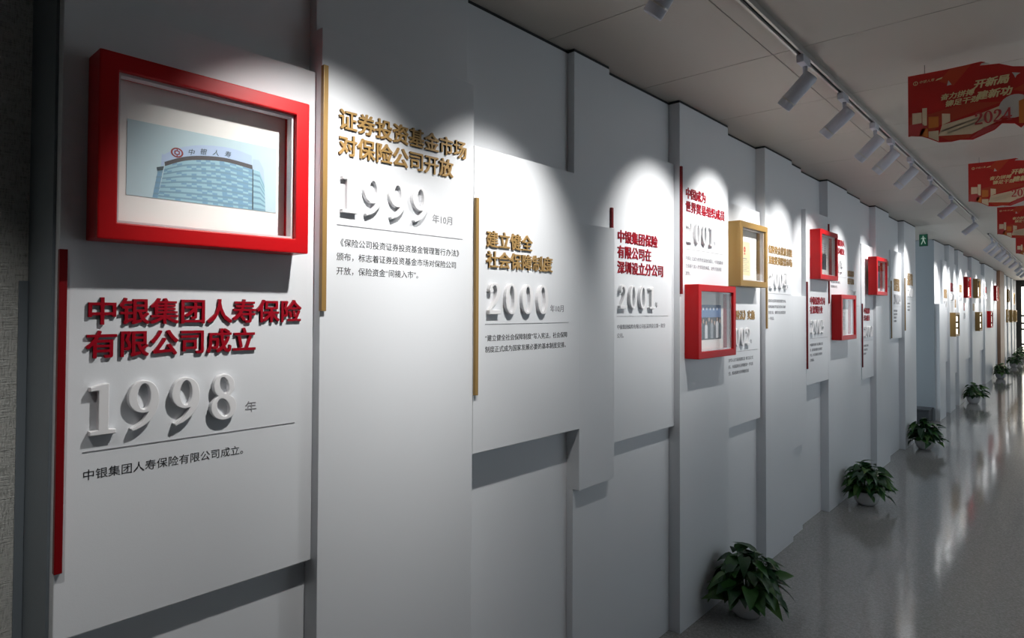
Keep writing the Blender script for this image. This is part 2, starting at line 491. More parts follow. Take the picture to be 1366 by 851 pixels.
timeline_panel(.318, .867, .928, 2.192, .03, 'white panel with red raised title and large numerals 1998 below the big red frame', 'red', 1.594,
               ['中银集团人寿保险', '有限公司成立'], '1998', '年', ['中银集团人寿保险有限公司成立。'], .362, (1.061, 1.688, .3165))
timeline_panel(.867, 1.4175, 0, 2.303, .06, 'tall white panel with gold raised title and numerals 1999', 'gold', 2.103,
               ['证券投资基金市场', '对保险公司开放'], '1999', '年10月', ['《保险公司投资证券投资基金管理暂行办法》', '颁布，标志着证券投资基金市场对保险公司', '开放，保险资金“间接入市”。'],
               .914, (1.568, 2.203, .8665))
timeline_panel(1.4175, 2.0, 1.11, 2.104, .0615, 'white panel with gold raised title and numerals 2000, hanging above a deep recess', 'gold', 1.833,
               ['建立健全', '社会保障制度'], '2000', '年10月', ['“建立健全社会保障制度”写入宪法，社会保障', '制度正式成为国家发展必要的基本制度安排。'],
               1.472, (1.298, 1.934, 1.4185))
timeline_panel(2.252, 2.838, 1.005, 2.297, .03, 'white panel with three line red title, numerals 2001 and a short red bar', 'red', 1.921,
               ['中银集团保险', '有限公司在', '深圳设立分公司'], '2001', '年', ['中银集团保险有限公司在深圳设立第一家分', '公司。'],
               2.318, (1.924, 2.010, 2.262))
timeline_panel(2.838, 3.42, 0, ZT, .06, 'full height white panel with two line red title above the dark red frame', 'red', 2.188,
               ['中国成为', '世界贸易组织成员'], '2001', '年', ['中国正式成为世界贸易组织成员，中国保险业', '全面履行加入世贸组织承诺，对外开放进程', '加快。'],
               2.898, (1.653, 2.283, 2.8385))
timeline_panel(3.42, 3.975, .903, 2.193, .03, 'white panel with single line gold title half hidden behind the dark red frame', 'gold', 1.573,
               ['《保险法》实施'], '2002', '年', ['《中华人民共和国保险法》修订后正式', '施行，中国保险业法律制度进一步完善', '规范，推动保险业持续健康发展', '。'],
               3.472)
timeline_panel(3.985, 4.49, 0, ZT, .06, 'full height white panel with two line gold title to the right of the gold frame', 'gold', 1.990,
               ['保险资金获准直接', '直接投资股票市场'], '2004', '年', ['保险资金获准直接投资股票市场，', '保险机构投资者成为资本市场的', '重要力量，保险资金运用渠道进', '一步拓宽。'], 4.034, (1.46, 1.72, 3.9865), em=.056)
timeline_panel(4.785, 5.33, 1.035, 2.31, .06, 'white panel with bright red two line title below the third red frame', 'red', 1.676,
               ['中银保险公司', '在深圳开业'], '2005', '', ['中银保险有限公司在深圳正式开', '业，成为境内保险业务的重要', '平台，业务范围覆盖全国各地', '主要城市。'], 4.868, (1.153, 1.783, 4.7865), em=.062)
timeline_panel(5.33, 5.90, 0, ZT, .06, 'full height white panel with red title peeking out right of the third red frame', 'red', 2.16,
               ['中银集团投资人', '寿保险公司成立'], '2005', '年', ['中银集团投资有限公司成立，', '开展保险相关业务。'], 5.40, (1.63, 2.258, 5.3315), em=.057, fine=False)
timeline_panel(5.90, 6.45, 0, ZT, .035, 'full height white panel with small gold title above right of the fourth red frame', 'gold', 1.925,
               ['国务院保险', '业改革意见'], '2006', '', ['国务院关于保险业改革发展', '的若干意见发布实施。', '保险业迎来重大发展机遇'], 5.93, None, em=.056, fine=False)
timeline_panel(6.50, 6.96, .935, 2.20, .03, 'narrow white panel with dark red title below the fifth red frame', 'red', 1.60,
               ['中银保险', '公司成立'], '2007', '', ['中银保险公司成立', '业务覆盖全国', '服务客户'], 6.575, (1.051, 1.641, 6.502), em=.058, fine=False)
board(6.45, 6.50, .935, 2.20, 0)
timeline_panel(6.96, 7.55, 0, ZT, .055, 'full height white panel with small gold title just right of the fifth red frame', 'gold', 2.095,
               ['保险业服务', '经济发展'], '2008', '', None, 7.24, None, em=.056, fine=False)
timeline_panel(7.75, 8.31, 1.27, 2.235, .03, 'small white hanging panel with gold title, second from the far end of the near wall', 'gold', 1.93,
               ['保险监管', '新规实施'], '2009', '', ['保险监管新规实施', '保险公司偿付能力', '监管制度完善', '行业稳健发展'], 7.90, (1.15 + .13, 1.9, 7.752), em=.075, fine=False)
timeline_panel(8.31, 9.0, 0, ZT, .06, 'last full height white panel of the near wall with gold title', 'gold', 2.015,
               ['改革开放', '成果丰硕'], '2010', '', ['保险业改革开放', '成果丰硕行业', '持续健康发展'], 8.48, (1.35, 1.95, 8.3115), em=.08, fine=False)

# ------------------------------------------------------------------ box frames
def ring(mb, y0, y1, z0, z1, wy, wz, x0, x1, mi=0):
    """mitred frame border as a closed solid"""
    o = [(y0, z0), (y1, z0), (y1, z1), (y0, z1)]; i = [(y0 + wy, z0 + wz), (y1 - wy, z0 + wz), (y1 - wy, z1 - wz), (y0 + wy, z1 - wz)]
    v = []
    for x in (x0, x1):
        v += [(x, a, b) for a, b in o] + [(x, a, b) for a, b in i]
    f = []
    for k in range(4):
        n = (k + 1) % 4
        f += [(8 + k, 8 + n, 12 + n, 12 + k), (k, 4 + k, 4 + n, n), (k, n, 8 + n, 8 + k), (4 + k, 12 + k, 12 + n, 4 + n)]
    mb.add(v, f, mi)

def box_frame(y0, y1, z0, z1, base, colour, label, picture, depth=.075, w=.034, group='box frames on the near wall', simple=False):
    root = thing('box_frame', label, 'picture frame', (base, (y0 + y1) / 2, z0), group)
    fm = M[colour]
    mb = MB(); ring(mb, y0, y1, z0, z1, w, w, base + .0005, base + depth)
    mb.build('border', fm, root, bevel=.003)
    box_obj('backing_card', M['mat'], base + .001, base + .018, y0 + .008, y1 - .008, z0 + .008, z1 - .008, parent=root)
    if not simple:
        mb = MB(); ring(mb, y0 + w, y1 - w, z0 + w, z1 - w, .006, .006, base + .040, base + .062)
        mb.build('liner', M['liner'], root, bevel=.001)
    box_obj('glass', M['glass'], base + .0630, base + .0640, y0 + w - .0005, y1 - w + .0005, z0 + w - .0005, z1 - w + .0005, parent=root)
    picture(root, base + .0185, y0 + w, y1 - w, z0 + w, z1 - w)
    return root

def poly_yz(mb, x, pts, mi): mb.poly([(x, a, b) for a, b in pts], mi)

def pic_tower(root, x, ya, yb, za, zb):
    """printed photograph of a round glass tower"""
    mats = [M[k] for k in ('sky', 'tglass', 'tglass2', 'tline', 'tband', 'tpar', 'twing', 'tdark', 'sky2')]
    mb = MB()
    # photo paper with thickness
    mb.box(x, x + .0006, .426, .751, 1.8075, 1.965, 0)
    e = x + .0008
    # flat sky bands
    N = 18
    def interp(P, t):
        s = t * (len(P) - 1); i = min(int(s), len(P) - 2); u = s - i
        return (P[i][0] * (1 - u) + P[i + 1][0] * u, P[i][1] * (1 - u) + P[i + 1][1] * u)
    def smooth(P, n=N):
        c = catmull([(a, b, 0) for a, b in P], 6)
        return [interp([(q[0], q[1]) for q in c], k / n) for k in range(n + 1)]
    glass = smooth([(.4992, 1.879), (.5387, 1.8975), (.5836, 1.907), (.6308, 1.911), (.692, 1.9045)])
    band = smooth([(.498, 1.8879), (.5386, 1.9065), (.5834, 1.9165), (.6306, 1.920), (.6906, 1.9145)])
    par = smooth([(.4968, 1.9036), (.5231, 1.9216), (.5559, 1.9345), (.5924, 1.942), (.6425, 1.945), (.6891, 1.9365)])
    bot = [(.4856 + (.6933 - .4856) * k / N, 1.8085) for k in range(N + 1)]
    ROW = 22
    for r in range(ROW):
        for k in range(N):
            def P(i, j):
                t = j / ROW; a, b = glass[i], bot[i]; return (a[0] * (1 - t) + b[0] * t, a[1] * (1 - t) + b[1] * t)
            mi = 3 if r % 3 == 2 else (1 if (k * 7 + r * 3) % 5 < (4 - 3 * k / N) else 2)
            poly_yz(mb, e, [P(k, r + 1), P(k + 1, r + 1), P(k + 1, r), P(k, r)], mi)
    for k in range(N):
        poly_yz(mb, e, [glass[k], glass[k + 1], band[k + 1], band[k]], 4)
        poly_yz(mb, e, [band[k], band[k + 1], par[k + 1], par[k]], 5)
    poly_yz(mb, e, [(.6917, 1.9045), (.7076, 1.9043), (.7073, 1.9297), (.6917, 1.9294)], 5)
    poly_yz(mb, e, [(.7076, 1.9043), (.7212, 1.8728), (.7211, 1.883), (.7195, 1.9083), (.7073, 1.9297)], 5)
    for k in range(7):
        t0, t1 = k / 7, (k + .62) / 7; t2 = (k + 1) / 7
        def q(t, side):
            top, bt = ((.6934, 1.9045), (.6946, 1.8085)) if side == 0 else (((.709, 1.902), (.712, 1.8085)) if side == 1 else ((.7212, 1.873), (.7247, 1.8085)))
            return (top[0] * (1 - t) + bt[0] * t, top[1] * (1 - t) + bt[1] * t)
        for s in (0, 1):
            poly_yz(mb, e, [q(t1, s), q(t1, s + 1), q(t0, s + 1), q(t0, s)], 1)
            poly_yz(mb, e, [q(t2, s), q(t2, s + 1), q(t1, s + 1), q(t1, s)], 3)
    poly_yz(mb, e + .0001, [(.6915, 1.8085), (.6945, 1.8085), (.6935, 1.9045), (.691, 1.9045)], 7)
    poly_yz(mb, e, [(.4754, 1.8085), (.4856, 1.8085), (.4961, 1.8773), (.4858, 1.8699)], 2)
    for k in range(5):
        z = 1.815 + k * .012; yy = .4766 + k * .0018
        poly_yz(mb, e + .0001, [(yy, z), (yy + .0105, z + .001), (yy + .0112, z + .005), (yy + .0007, z + .004)], 3)
    poly_yz(mb, e + .0001, [(.4838, 1.8662), (.4952, 1.8692), (.4971, 1.8786), (.4826, 1.8739)], 7)
    poly_yz(mb, e + .0001, [(.4909, 1.8776), (.4971, 1.8798), (.4989, 1.9018), (.4926, 1.9051)], 5)
    # emblem: ring around an ancient-coin outline
    cx, cz = .5230, 1.9125
    def band_ring(r0, r1, n=24, sq=False):
        for k in range(n):
            a0, a1 = 2 * PI * k / n, 2 * PI * (k + 1) / n
            f = (lambda a: (math.copysign(abs(math.cos(a)) ** .5, math.cos(a)), math.copysign(abs(math.sin(a)) ** .5, math.sin(a)))) if sq else (lambda a: (math.cos(a), math.sin(a)))
            poly_yz(mb, e + .0003, [(cx + r0 * f(a0)[0] * 1.15, cz + r0 * f(a0)[1] * .95), (cx + r1 * f(a0)[0] * 1.15, cz + r1 * f(a0)[1] * .95),
                                    (cx + r1 * f(a1)[0] * 1.15, cz + r1 * f(a1)[1] * .95), (cx + r0 * f(a1)[0] * 1.15, cz + r0 * f(a1)[1] * .95)], 9)
    band_ring(.0082, .0112); band_ring(.0028, .0050, sq=True)
    poly_yz(mb, e + .0003, [(cx - .0011, cz - .0088), (cx + .0011, cz - .0088), (cx + .0011, cz - .0040), (cx - .0011, cz - .0040)], 9)
    poly_yz(mb, e + .0003, [(cx - .0011, cz + .0040), (cx + .0011, cz + .0040), (cx + .0011, cz + .0088), (cx - .0011, cz + .0088)], 9)
    pic = mb.build('picture', mats + [M['seal']], root)
    for ch, y, z in (('中', .5445, 1.9200), ('银', .5700, 1.9255), ('人', .5975, 1.9285), ('寿', .6245, 1.9300)):
        link('picture_lettering', text_mesh(ch, .0150, .0002, 0, MAP_WALL, 2, 1.0, .2), M['tdark'], pic, (e + .0004, y, z - .0062))
    mb = MB(); ring(mb, .4235, .7535, 1.805, 1.9675, .0025, .0025, x, x + .0009)

def pic_group(root, x, ya, yb, za, zb):
    """printed group photograph under a blue banner"""
    w, h = yb - ya, zb - za
    y0, y1, z0, z1 = ya + .14 * w, ya + .92 * w, za + .18 * h, za + .78 * h
    mb = MB(); mb.box(x, x + .0006, y0, y1, z0, z1, 0)
    e = x + .0008
    poly_yz(mb, e, [(y0, z1 - .36 * (z1 - z0)), (y1, z1 - .36 * (z1 - z0)), (y1, z1), (y0, z1)], 1)
    poly_yz(mb, e, [(y0, z0), (y1, z0), (y1, z1 - .36 * (z1 - z0)), (y0, z1 - .36 * (z1 - z0))], 2)
    n = 9
    for k in range(n):
        cy = y0 + (k + .5) * (y1 - y0) / n; hz = z0 + (.56 + .05 * ((k * 5) % 3 - 1)) * (z1 - z0)
        b = (y1 - y0) / n * .56
        poly_yz(mb, e + .0002, [(cy - b, z0 + .02 * h), (cy + b, z0 + .02 * h), (cy + b, hz - .030), (cy + b * .55, hz - .014), (cy - b * .55, hz - .014), (cy - b, hz - .030)], (6, 3, 6, 5, 6, 3, 2, 5, 6)[k])
        poly_yz(mb, e + .0003, [(cy + b * .42 * math.cos(a * PI / 5), hz - .006 + .012 * math.sin(a * PI / 5)) for a in range(10)], 4)
    for k in range(6):
        yy = y0 + (k + .8) * (y1 - y0) / 7.2
        poly_yz(mb, e + .0002, [(yy, z1 - .15 * (z1 - z0)), (yy + .013, z1 - .15 * (z1 - z0)), (yy + .013, z1 - .08 * (z1 - z0)), (yy, z1 - .08 * (z1 - z0))], 5)
    mb.build('picture', [M['pgrey'], M['pblue'], M['pdark'], M['pgrey'], M['pskin'], M['pwhite'], M['tdark']], root)

def pic_certificate(root, x, ya, yb, za, zb):
    w, h = yb - ya, zb - za
    y0, y1, z0, z1 = ya + .22 * w, ya + .70 * w, za + .12 * h, za + .78 * h
    mb = MB(); mb.box(x, x + .0006, y0, y1, z0, z1, 0); e = x + .0008
    cy, cz = (y0 + y1) / 2, z1 - .24 * (z1 - z0)
    poly_yz(mb, e, [(cy + .015 * math.cos(a * PI / 8), cz + .018 * math.sin(a * PI / 8)) for a in range(16)], 1)
    poly_yz(mb, e + .0002, [(cy + .008 * math.cos(a * PI / 5 + PI / 2) * (1 if a % 2 == 0 else .45), cz + .009 * math.sin(a * PI / 5 + PI / 2) * (1 if a % 2 == 0 else .45)) for a in range(10)], 2)
    poly_yz(mb, e, [(cy - .011, cz - .030), (cy + .011, cz - .030), (cy + .009, cz - .021), (cy - .009, cz - .021)], 1)
    for k in range(8):
        z = z0 + (.48 - .052 * k) * (z1 - z0)
        poly_yz(mb, e, [(y0 + .02, z), (y1 - (.02 if k % 3 else .05), z), (y1 - (.02 if k % 3 else .05), z + (.0045 if k == 0 else .0018)), (y0 + .02, z + (.0045 if k == 0 else .0018))], 3)
    mb.build('picture', [M['cream'], M['redseal'], M['bgold'], M['greyink']], root)

def pic_meeting(root, x, ya, yb, za, zb):
    w, h = yb - ya, zb - za
    y0, y1, z0, z1 = ya + .20 * w, ya + .80 * w, za + .16 * h, za + .88 * h
    mb = MB(); mb.box(x, x + .0006, y0, y1, z0, z1, 0); e = x + .0008
    poly_yz(mb, e, [(y0, z0), (y1, z0), (y1, z0 + .55 * (z1 - z0)), (y0, z0 + .62 * (z1 - z0))], 1)
    for k in range(5):
        z = z1 - .02 - k * .016
        poly_yz(mb, e, [(y0 + .01, z), (y1 - .01, z), (y1 - .01, z + .004), (y0 + .01, z + .004)], 2)
    for k, (u, v) in enumerate(((.14, .62), (.38, .66), (.60, .58), (.82, .64))):
        cy, cz = y0 + u * (y1 - y0), z0 + v * (z1 - z0)
        poly_yz(mb, e + .0002, [(cy - .020, z0), (cy + .020, z0), (cy + .016, cz - .012), (cy - .016, cz - .012)], 3 if k % 2 else 1)
        poly_yz(mb, e + .0003, [(cy + .010 * math.cos(a * PI / 5), cz + .013 * math.sin(a * PI / 5)) for a in range(10)], 4)
    mb.build('picture', [M['pwhite'], M['pdark'], M['pgrey'], M['tdark'], M['pskin']], root)

def pic_document(root, x, ya, yb, za, zb):
    w, h = yb - ya, zb - za
    y0, y1, z0, z1 = ya + .28 * w, ya + .80 * w, za + .14 * h, za + .80 * h
    mb = MB(); mb.box(x, x + .0006, y0, y1, z0, z1, 0); e = x + .0008
    for k in range(12):
        z = z1 - .018 - k * .0155
        poly_yz(mb, e, [(y0 + .015, z), (y1 - (.012 if k % 4 else .06), z), (y1 - (.012 if k % 4 else .06), z + (.006 if k == 0 else .003)), (y0 + .015, z + (.006 if k == 0 else .003))], 1)
    mb.build('picture', [M['pwhite'], M['greyink']], root)

def pic_dark(root, x, ya, yb, za, zb):
    w, h = yb - ya, zb - za
    y0, y1, z0, z1 = ya + .24 * w, ya + .97 * w, za + .12 * h, za + .88 * h
    mb = MB(); mb.box(x, x + .0006, y0, y1, z0, z1, 1); e = x + .0008
    poly_yz(mb, e, [(y0 + .06, z0 + .02), (y0 + .12, z0 + .02), (y0 + .12, z1 - .03), (y0 + .06, z1 - .05)], 0)
    poly_yz(mb, e, [(y0 + .17, z0 + .02), (y0 + .21, z0 + .02), (y0 + .21, z1 - .06), (y0 + .17, z1 - .04)], 2)
    mb.build('picture', [M['pgrey'], M['pdark'], M['pblue']], root)

box_frame(.361, .807, 1.708, 2.077, .03, 'red', 'large red box frame in the foreground holding a printed photo of a round glass tower', pic_tower)
box_frame(2.887, 3.342, 1.333, 1.702, .06, 'red', 'red box frame with a blue bannered group photo, lower left of gold frame', pic_group)
box_frame(3.484, 3.905, 1.712, 2.084, .03, 'gold', 'gold box frame on the near wall holding a cream certificate with a red seal', pic_certificate)
box_frame(4.872, 5.325, 1.806, 2.172, .06, 'red', 'red box frame with a photo of standing people, hung above another red frame', pic_meeting)
box_frame(5.415, 5.870, 1.340, 1.703, .06, 'red', 'red box frame holding a pale printed page, hung low below the small gold title', pic_document)
box_frame(6.640, 7.085, 1.725, 2.085, .0555, 'red', 'last red box frame of the near wall, holding a dark photo', pic_dark)

# ------------------------------------------------------------------ alcove and far walls
box_obj('wall_alcove', M['grey'], -2.6, -2.5, 9.0, 10.8, 0, H_CEIL, kind='structure')
wall_far = box_obj('wall_far', M['grey'], -2.5, -.02, 10.8, 20.2, 0, H_CEIL - .004, kind='structure')
box_obj('window_21', M['alcovefill'], -2.49, -2.48, 9.2, 10.6, .6, 2.4, kind='structure')  # glowing pane added out of view to light the alcove face
box_obj('window_frame', M['lamp'], -2.5, -2.47, 9.14, 9.2, .55, 2.45, parent=bpy.data.objects['window_21'])  # bars edging the added pane
box_obj('window_frame', M['lamp'], -2.5, -2.47, 10.6, 10.66, .55, 2.45, parent=bpy.data.objects['window_21'])
box_obj('wall_alcove_side', M['grey'], -2.5, -.211, 8.9, 9.0, 0, H_CEIL - .004, kind='structure')
box_obj('return_panel', M['grey'], -.4, .0, 10.79, 10.80, 0, ZT, parent=wall_far)
def fboard(y0, y1, z0, z1, p, parent):
    return board(y0, y1, z0, z1, p)

rnd = random.Random(3)
# columns of the second wall: start, end, upper bottom, text colour, title top, body text
fboard(10.8, 11.35, 0, 1.68, .06, wall_far)
fboard(10.8, 11.35, 1.68, ZT, .0, wall_far)
far_cols = [
    (11.35, 11.78, .03, .80, 'gold', 1.91, 'first gold titled panel on the far wall past the alcove'),
    (11.78, 12.35, .06, .0, 'red', 2.02, 'red titled panel on the far wall above the low gold frame'),
    (12.35, 12.80, .03, .55, 'gold', 1.77, 'gold titled panel on the far wall to the right of the low gold frame'),
    (12.80, 13.45, .06, .0, 'gold', 2.03, 'gold titled full height panel on the far wall left of the upper red frame'),
    (13.45, 14.65, .03, .70, 'red', 1.72, 'red titled panel on the far wall below the upper red frame'),
    (14.65, 15.95, .06, .0, 'gold', 1.72, 'gold titled panel on the far wall below the upper gold frame'),
    (15.95, 16.95, .03, .75, 'gold', 2.02, 'gold titled panel on the far wall above right of the middle low gold frame'),
    (16.95, 18.90, .06, .0, 'red', 2.11, 'red titled panel on the far wall above the low red frame'),
    (18.90, 20.2, .03, .0, 'red', 1.60, 'last panel on the far wall beside the pale wood column'),
]
for (a, b, p, zb, colr, T0, lab) in far_cols:
    if zb > 0: fboard(a, b, 0, zb, 0, wall_far)
    timeline_panel(a, b, zb, 2.35 if zb > 0 else ZT, p, lab, colr, T0, ['保险事业', '稳健发展'], '' if a == 14.65 else '20' + str(10 + int(a - 10)), '', None, a + .10, None,
                   group='timeline panels of the far wall', em=.075, fine=False)
    if zb > 0: fboard(a, b, 2.35, ZT, 0, wall_far)
F2 = 'box frames on the far wall'
for (y, z0, base, c, lab, pic) in [
    (11.80, 1.18, .06, 'gold', 'low gold box frame, first frame on the far wall past the alcove', pic_meeting),
    (13.62, 1.815, .03, 'red', 'upper red box frame on the far wall beside the upper gold one', pic_meeting),
    (14.84, 1.83, .06, 'gold', 'upper gold box frame on the far wall right of the upper red one', pic_certificate),
    (15.12, 1.19, .06, 'gold', 'low gold box frame in the middle of the far wall', pic_group),
    (17.35, 1.21, .06, 'red', 'low red box frame on the far wall', pic_document),
    (19.15, 1.83, .03, 'red', 'upper red box frame on the far wall next to the pale wood column', pic_dark)]:
    box_frame(y, y + .46, z0, z0 + .37, base, c, lab, pic, group=F2, simple=True)

col = box_obj('trim_1', M['wood'], -.02, .10, 20.2, 21.4, 0, H_CEIL - .004, kind='structure')
wall_end_left = box_obj('wall_distant', M['grey'], -2.5, -.02, 21.4, Y_END, 0, H_CEIL - .004, kind='structure')
for k in range(8):
    a = 21.4 + k * .7
    fboard(a, a + .7, 0, ZT, (.03, .06, .0, .05)[k % 4], wall_end_left)
for (y, z0, p, lab) in [(23.45, 1.85, .0, 'small upper gold box frame on the distant wall past the wood column'), (25.6, 1.79, .0, 'second upper gold box frame on the distant wall, near the end window'),
                        (22.6, 1.26, .03, 'low gold box frame on the distant wall nearest the wood column'), (23.9, 1.25, .05, 'second low gold box frame on the distant wall'), (25.35, 1.24, .06, 'low gold box frame on the distant wall nearest the end window')]:
    box_frame(y, y + .46, z0, z0 + .37, p if z0 > 1.5 else p, 'gold', lab, pic_document, group='gold frames on the distant wall', simple=True)

# right side: frosted windows; end: bright glazing with dark bars
wall_right = box_obj('wall_right', M['grey'], X_RIGHT, X_RIGHT + .1, -3, Y_END, 0, .9, kind='structure')
box_obj('lintel', M['grey'], X_RIGHT, X_RIGHT + .1, -3, Y_END, 2.2, H_CEIL, parent=wall_right)
for k in range(12):
    y0 = -3 + k * 2.5
    box_obj('pier', M['grey'], X_RIGHT, X_RIGHT + .1, y0, y0 + .5, .9, 2.2, parent=wall_right)
    if y0 + 2.5 > Y_END: continue
    if y0 < 1:
        box_obj('infill', M['grey'], X_RIGHT, X_RIGHT + .1, y0 + .5, y0 + 2.5, .9, 2.2, parent=wall_right)
        continue
    wn = box_obj('window_%d' % (k + 1), M['frosted'], X_RIGHT + .05, X_RIGHT + .06, y0 + .5, y0 + 2.5, .9, 2.2, kind='structure')
    for (a, b, c, d) in ((y0 + .5, y0 + 2.5, .9, .94), (y0 + .5, y0 + 2.5, 2.16, 2.2), (y0 + .5, y0 + .54, .94, 2.16), (y0 + 2.46, y0 + 2.5, .94, 2.16), (y0 + 1.48, y0 + 1.52, .94, 2.16)):
        box_obj('window_frame', M['lamp'], X_RIGHT + .01, X_RIGHT + .05, a, b, c, d, parent=wn)
wall_end = box_obj('wall_end', M['darkframe'], -2.5, X_RIGHT + .1, Y_END + .05, Y_END + .1, 0, H_CEIL, kind='structure')
wb = box_obj('wall_back', M['grey'], -.32, X_RIGHT + .1, -3.1, -3, 0, H_CEIL, kind='structure')
ew = box_obj('window_20', M['endpane'], .16, 2.3, Y_END + .02, Y_END + .03, .02, 2.45, kind='structure')
for x in (.16, .9, 1.6, 2.26):
    box_obj('window_frame', M['darkframe'], x - (.11 if x < .2 else .03), x + .03, Y_END - .04, Y_END + .02, 0, 2.5, parent=ew)
for z in (.45, .95, 1.15, 1.40, 2.4):
    box_obj('glazing_bar', M['darkframe'], .1, 2.3, Y_END - .03, Y_END + .02, z, z + .06, parent=ew)

# exit sign on the return face of the far wall
t = thing('exit_sign', 'small green exit sign with white running figure hanging above the alcove', 'sign', (-.12, 10.74, 2.42))
box_obj('housing', M['darkframe'], -.168, -.072, 10.745, 10.785, 2.43, 2.59, parent=t, bevel=.003)
box_obj('lit_face', M['exit'], -.165, -.075, 10.742, 10.7455, 2.433, 2.587, parent=t)
mb = MB()
def pxz(pts, y): mb.poly([(a, y, b) for a, b in pts], 0)
pxz([(-.125 + .009 * math.cos(a * PI / 5), 2.555 + .011 * math.sin(a * PI / 5)) for a in range(10)], 10.741)
pxz([(-.135, 2.49), (-.108, 2.495), (-.112, 2.54), (-.137, 2.54)], 10.741)
pxz([(-.135, 2.49), (-.120, 2.49), (-.150, 2.43), (-.162, 2.435)], 10.741)
pxz([(-.122, 2.492), (-.108, 2.495), (-.085, 2.44), (-.098, 2.435)], 10.741)
pxz([(-.112, 2.54), (-.112, 2.528), (-.083, 2.512), (-.083, 2.52)], 10.741)
pxz([(-.137, 2.54), (-.137, 2.528), (-.162, 2.512), (-.162, 2.52)], 10.741)
mb.v = [(-.12 + (x + .123) * .72, y, 2.508 + (z - 2.495) * .85) for x, y, z in mb.v]
mb.build('running_figure', M['exitwhite'], t)

for o in [t]: o.location += Vector((.128, -.85, .012))

t = thing('floor_box', 'low dark grey box on the floor in the alcove', 'box', (-.15, 10.6, 0))
box_obj('body', M['box'], -.42, -.03, 10.45, 10.78, 0.01, .17, parent=t, bevel=.006)
box_obj('lid', M['box'], -.43, -.02, 10.44, 10.785, .17, .19, parent=t, bevel=.004)

# ------------------------------------------------------------------ lighting tracks and spotlights
def track(y0, y1, label, xt=.70):
    t = thing('lighting_track', label, 'track', (xt, (y0 + y1) / 2, Z_CEIL))
    for s in (-1, 1):
        box_obj('rail', M['track'], xt + s * .011 - .005, xt + s * .011 + .005, y0, y1, Z_CEIL - .022, Z_CEIL, parent=t, bevel=.0015)
    box_obj('slot', M['slot'], xt - .006, xt + .006, y0, y1, Z_CEIL - .013, Z_CEIL, parent=t)
    return t

def make_lamp_meshes():
    d = {}
    d['adaptor'] = MB().box(-.014, .014, -.045, .045, -.052, -.020).mesh('adaptor', bevel=.003)
    d['arm'] = MB().tube([(0, .02, -.045), (0, .02, -.075), (.006, .012, -.10)], .009, 10).mesh('arm', smooth=True)
    # head: along -Z, pivot at origin
    hd = MB(); hd.lathe([(.0, .035), (.024, .035), (.028, .031), (.030, .026), (.030, -.118), (.028, -.122), (.025, -.122), (.023, -.105), (.0, -.105)], 28)
    d['head'] = hd.mesh('head', smooth=False)
    for i, p in enumerate(d['head'].polygons): p.use_smooth = True
    ln = MB(); ln.lathe([(.0, -.1045), (.0225, -.1045)], 20); d['lens'] = ln.mesh('lens')
    rn = MB(); rn.lathe([(.0302, -.088), (.0312, -.089), (.0312, -.093), (.0302, -.094)], 28); d['ring'] = rn.mesh('ring')
    return d
LM = make_lamp_meshes()

def spotlight(y, target, label, power=1.0, xt=.70, cone=70, blend=1.0, group='white spotlights on the near track'):
    t = thing('track_spotlight', label, 'spotlight', (xt, y, Z_CEIL), group)
    link('adaptor', LM['adaptor'], M['lamp'], t, (xt, y, Z_CEIL))
    link('arm', LM['arm'], M['lamp'], t, (xt, y, Z_CEIL))
    piv = Vector((xt + .004, y + .010, Z_CEIL - .118))
    d = (Vector(target) - piv).normalized()
    q = (-d).to_track_quat('Z', 'Y')
    h = link('head', LM['head'], M['lamp'], t, piv, rot=q)
    for nm, mm in (('lens', M['lens']), ('ring', M['track'])):
        o = bpy.data.objects.new(nm if nm == 'lens' else 'trim_ring', LM[nm]); COL.objects.link(o)
        if not LM[nm].materials: LM[nm].materials.append(mm)
        o.parent = h
    L = bpy.data.lights.new('lamp_light', 'SPOT'); L.energy = SPOT_W * power; L.color = (1.0, .975, .94)
    L.spot_size = math.radians(cone); L.spot_blend = blend; L.shadow_soft_size = .018
    lo = bpy.data.objects.new('lamp_light', L); COL.objects.link(lo)
    lo.location = piv + d * .125; lo.rotation_mode = 'QUATERNION'; lo.rotation_quaternion = q
    return t

track(-.4, 8.65, 'long aluminium lighting track on the ceiling along the near wall')
near = [(-.05, 1.35, .85), (.88, 1.62, 1.15), (1.55, 1.70, 1.0), (2.64, 1.84, 1.0), (3.22, 1.92, 1.0), (3.84, 1.86, .9), (4.25, 1.86, .85), (4.85, 1.82, .9), (5.62, 1.82, .9), (6.70, 1.88, .95), (8.33, 1.95, 1.1)]
labs = ['track spotlight behind the camera lighting the textured wallpaper', 'track spotlight aimed at the big red frame, above and left of the view', 'track spotlight just clipped by the top edge of the picture',
        'largest white track spotlight fully in view, top centre right', 'second white spotlight in view along the near track', 'third white spotlight in view along the near track',
        'fourth white spotlight in view along the near track', 'fifth white spotlight in view along the near track', 'sixth white spotlight in view along the near track',
        'second to last white spotlight on the near track', 'last white spotlight at the far end of the near track']
for (y, tz, pw), lb in zip(near, labs):
    spotlight(y, (.05, y - (.02 if y > 0 else .22), tz), lb, pw, cone=74 if y < 1 else 70)
track(10.4, 17.4, 'short lighting track on the ceiling along the far wall', .66)
for i, (y, tz) in enumerate([(10.9, 1.9), (11.6, 1.9), (12.5, 1.9), (13.1, 1.9), (14.1, 1.9), (15.4, 1.9), (16.9, 1.9)]):
    spotlight(y, (.05, y, tz), ['first', 'second', 'third', 'fourth', 'fifth', 'sixth', 'last'][i] + ' white spotlight on the far track, counted from the alcove', 1.3, .66, group='white spotlights on the far track')
track(18.2, 26.4, 'most distant lighting track near the end window', .60)
